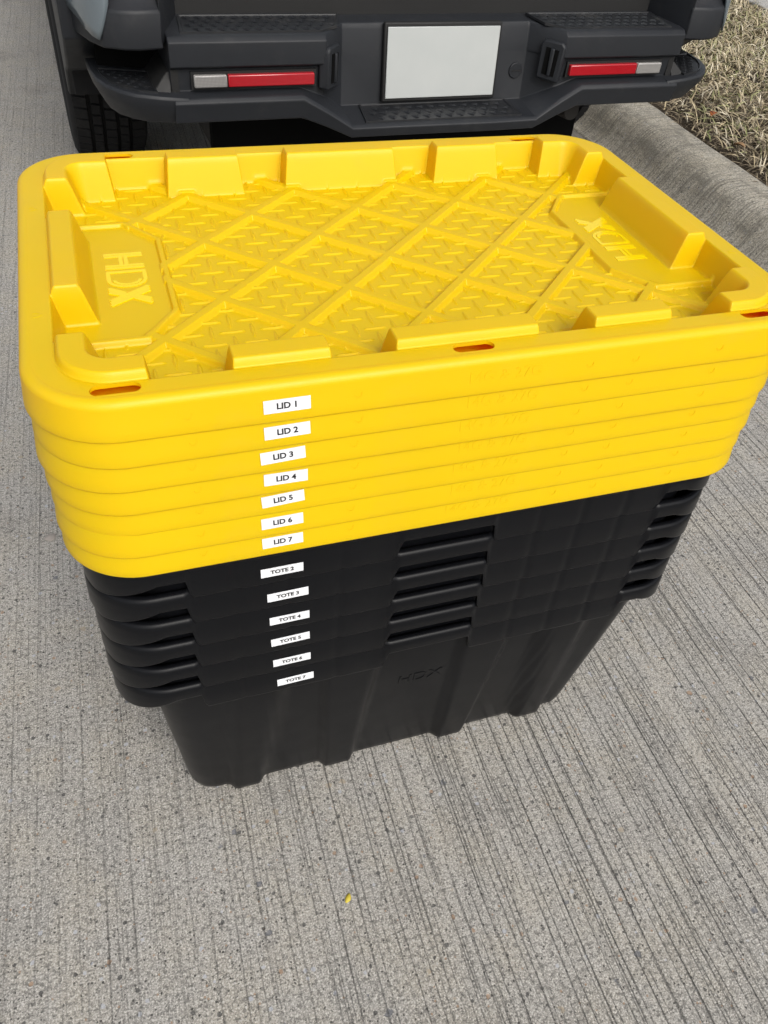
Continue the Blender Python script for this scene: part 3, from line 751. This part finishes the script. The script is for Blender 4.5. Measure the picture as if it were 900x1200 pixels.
for s in (-1, 1):
    V, F = loft([[(s*w, y, z) for y, z in ((1.80, 1.17), (3.15, 1.17), (2.72, 1.55), (1.92, 1.55)) for w in [.943 if z < 1.2 else .765]], [(s*w, y, z) for y, z in ((1.80, 1.17), (3.15, 1.17), (2.72, 1.55), (1.92, 1.55)) for w in [.80 if z < 1.2 else .70]]], True, (True, True)); add('side_window', (V, F), M['glass'], cab)
hood = [(.45, .90, 3.5, 4.72), (.60, .945, 3.5, 4.80), (.90, .93, 3.4, 4.74), (1.06, .86, 3.3, 4.55), (1.10, .80, 3.3, 4.40)]
V, F = loft([[(-w, a, z), (w, a, z), (w, b, z), (-w, b, z)] for z, w, a, b in hood], True, (True, True)); add('hood', (V, F), M['paint'], truck, bw=.02, seg=3)
add('windscreen', loft([[(-.80, 3.36, 1.13), (.80, 3.36, 1.13), (.64, 2.78, 1.56), (-.64, 2.78, 1.56)], [(-.80, 3.25, 1.13), (.80, 3.25, 1.13), (.64, 2.70, 1.56), (-.64, 2.70, 1.56)]], True, (True, True)), M['glass'], cab)
# underbody
add('added_dark_panel', boxv(-.60, .60, .26, .30, .235, .42), M['seam'], truck)  # added panel, closes the view under the bumper so it stays black
add('underbody', boxv(-.60, .60, .302, 4.4, .26, .62), M['frame_steel'], truck)
add('rear_axle', boxv(-.72, .72, AX-.05, AX+.05, WZ-.05, WZ+.05), M['frame_steel'], truck, bw=.02)
add('muffler', boxv(-.15, .48, .42, .66, .27, .40), M['frame_steel'], truck, bw=.05, seg=4)
ex = disc('exhaust_tip', .026, .20, M['frame_steel'], truck, (.50, .24, .352), (R(84), 0, 0))
# wheels
def lathe(name, prof_, n, mat, ang=40):
    rings = [[(x, r*math.cos(a), r*math.sin(a)) for a in [2*math.pi*k/n for k in range(n)]] for x, r in prof_]
    return fix_normals(mesh(name, *loft(rings), mat, True, ang))
TWd = .122; TRd = .372
prof_t = [(-TWd*.80, .235), (-TWd*.95, .262), (-TWd*1.0, .300), (-TWd*.97, .338), (-TWd*.90, .357), (-TWd*.82, .364)]
tp = list(prof_t)
for gx_ in (-.060, -.022, .022, .060): tp += [(gx_-.006, TRd-.007), (gx_-.004, TRd-.014), (gx_+.004, TRd-.014), (gx_+.006, TRd-.007)]
tp += [(-x, r) for x, r in prof_t[::-1]]
tyre_me = lathe('tyre', tp, 72, M['rubber'])
def tread_mesh():
    V, F = [], []
    rows = [(-.106, -.067, 0), (-.054, -.028, .5), (-.016, .016, .2), (.028, .054, .7), (.067, .106, .35)]
    N = 58
    for x0, x1, ph in rows:
        for k in range(N):
            a0 = 2*math.pi*(k+ph)/N; a1 = a0+2*math.pi/N*.80; b = len(V); sh = .10/N*2*math.pi
            for r_ in (TRd-.012, TRd+.002):
                for x, d in ((x0, 0), (x1, sh)):
                    rr = r_-(.007 if abs(x) > .1 else 0)
                    for a in (a0+d, a1+d): V.append((x, rr*math.cos(a), rr*math.sin(a)))
            F += [(b+4, b+5, b+7, b+6), (b, b+4, b+6, b+2), (b+1, b+3, b+7, b+5), (b, b+1, b+5, b+4), (b+2, b+6, b+7, b+3)]
    return fix_normals(mesh('tread', V, F, M['rubber']))
tread_me = tread_mesh()
rim_wheel = lathe('rim', [(-.085, .236), (-.095, .240), (-.098, .228), (-.085, .215), (-.02, .205), (.06, .205), (.085, .228), (.098, .240), (.085, .236)], 48, M['alloy'])
def spokes():
    V, F = [], []
    for k in range(5):
        a = 2*math.pi*k/5; c_, s_ = math.cos(a), math.sin(a); b = len(V)
        for x in (.055, .085):
            for r_, w in ((.03, .030), (.215, .022)):
                for q_ in (-w, w): V.append((x-(.02 if r_ < .1 else 0), r_*c_-q_*s_, r_*s_+q_*c_))
        F += [(b, b+1, b+3, b+2), (b+4, b+6, b+7, b+5), (b, b+4, b+5, b+1), (b+1, b+5, b+7, b+3), (b+3, b+7, b+6, b+2), (b+2, b+6, b+4, b)]
    return fix_normals(mesh('spokes', V, F, M['alloy']))
sp_me = spokes()
for s in (-1, 1):
    for yv in (AX, 4.02):
        w = obj('wheel', rim_wheel, truck, loc=(s*.848, yv, TRd-.001), rot=(R(11), 0, 0 if s > 0 else R(180)))
        ty = obj('tyre', tyre_me, w); obj('tread', tread_me, w); obj('spokes', sp_me, w)
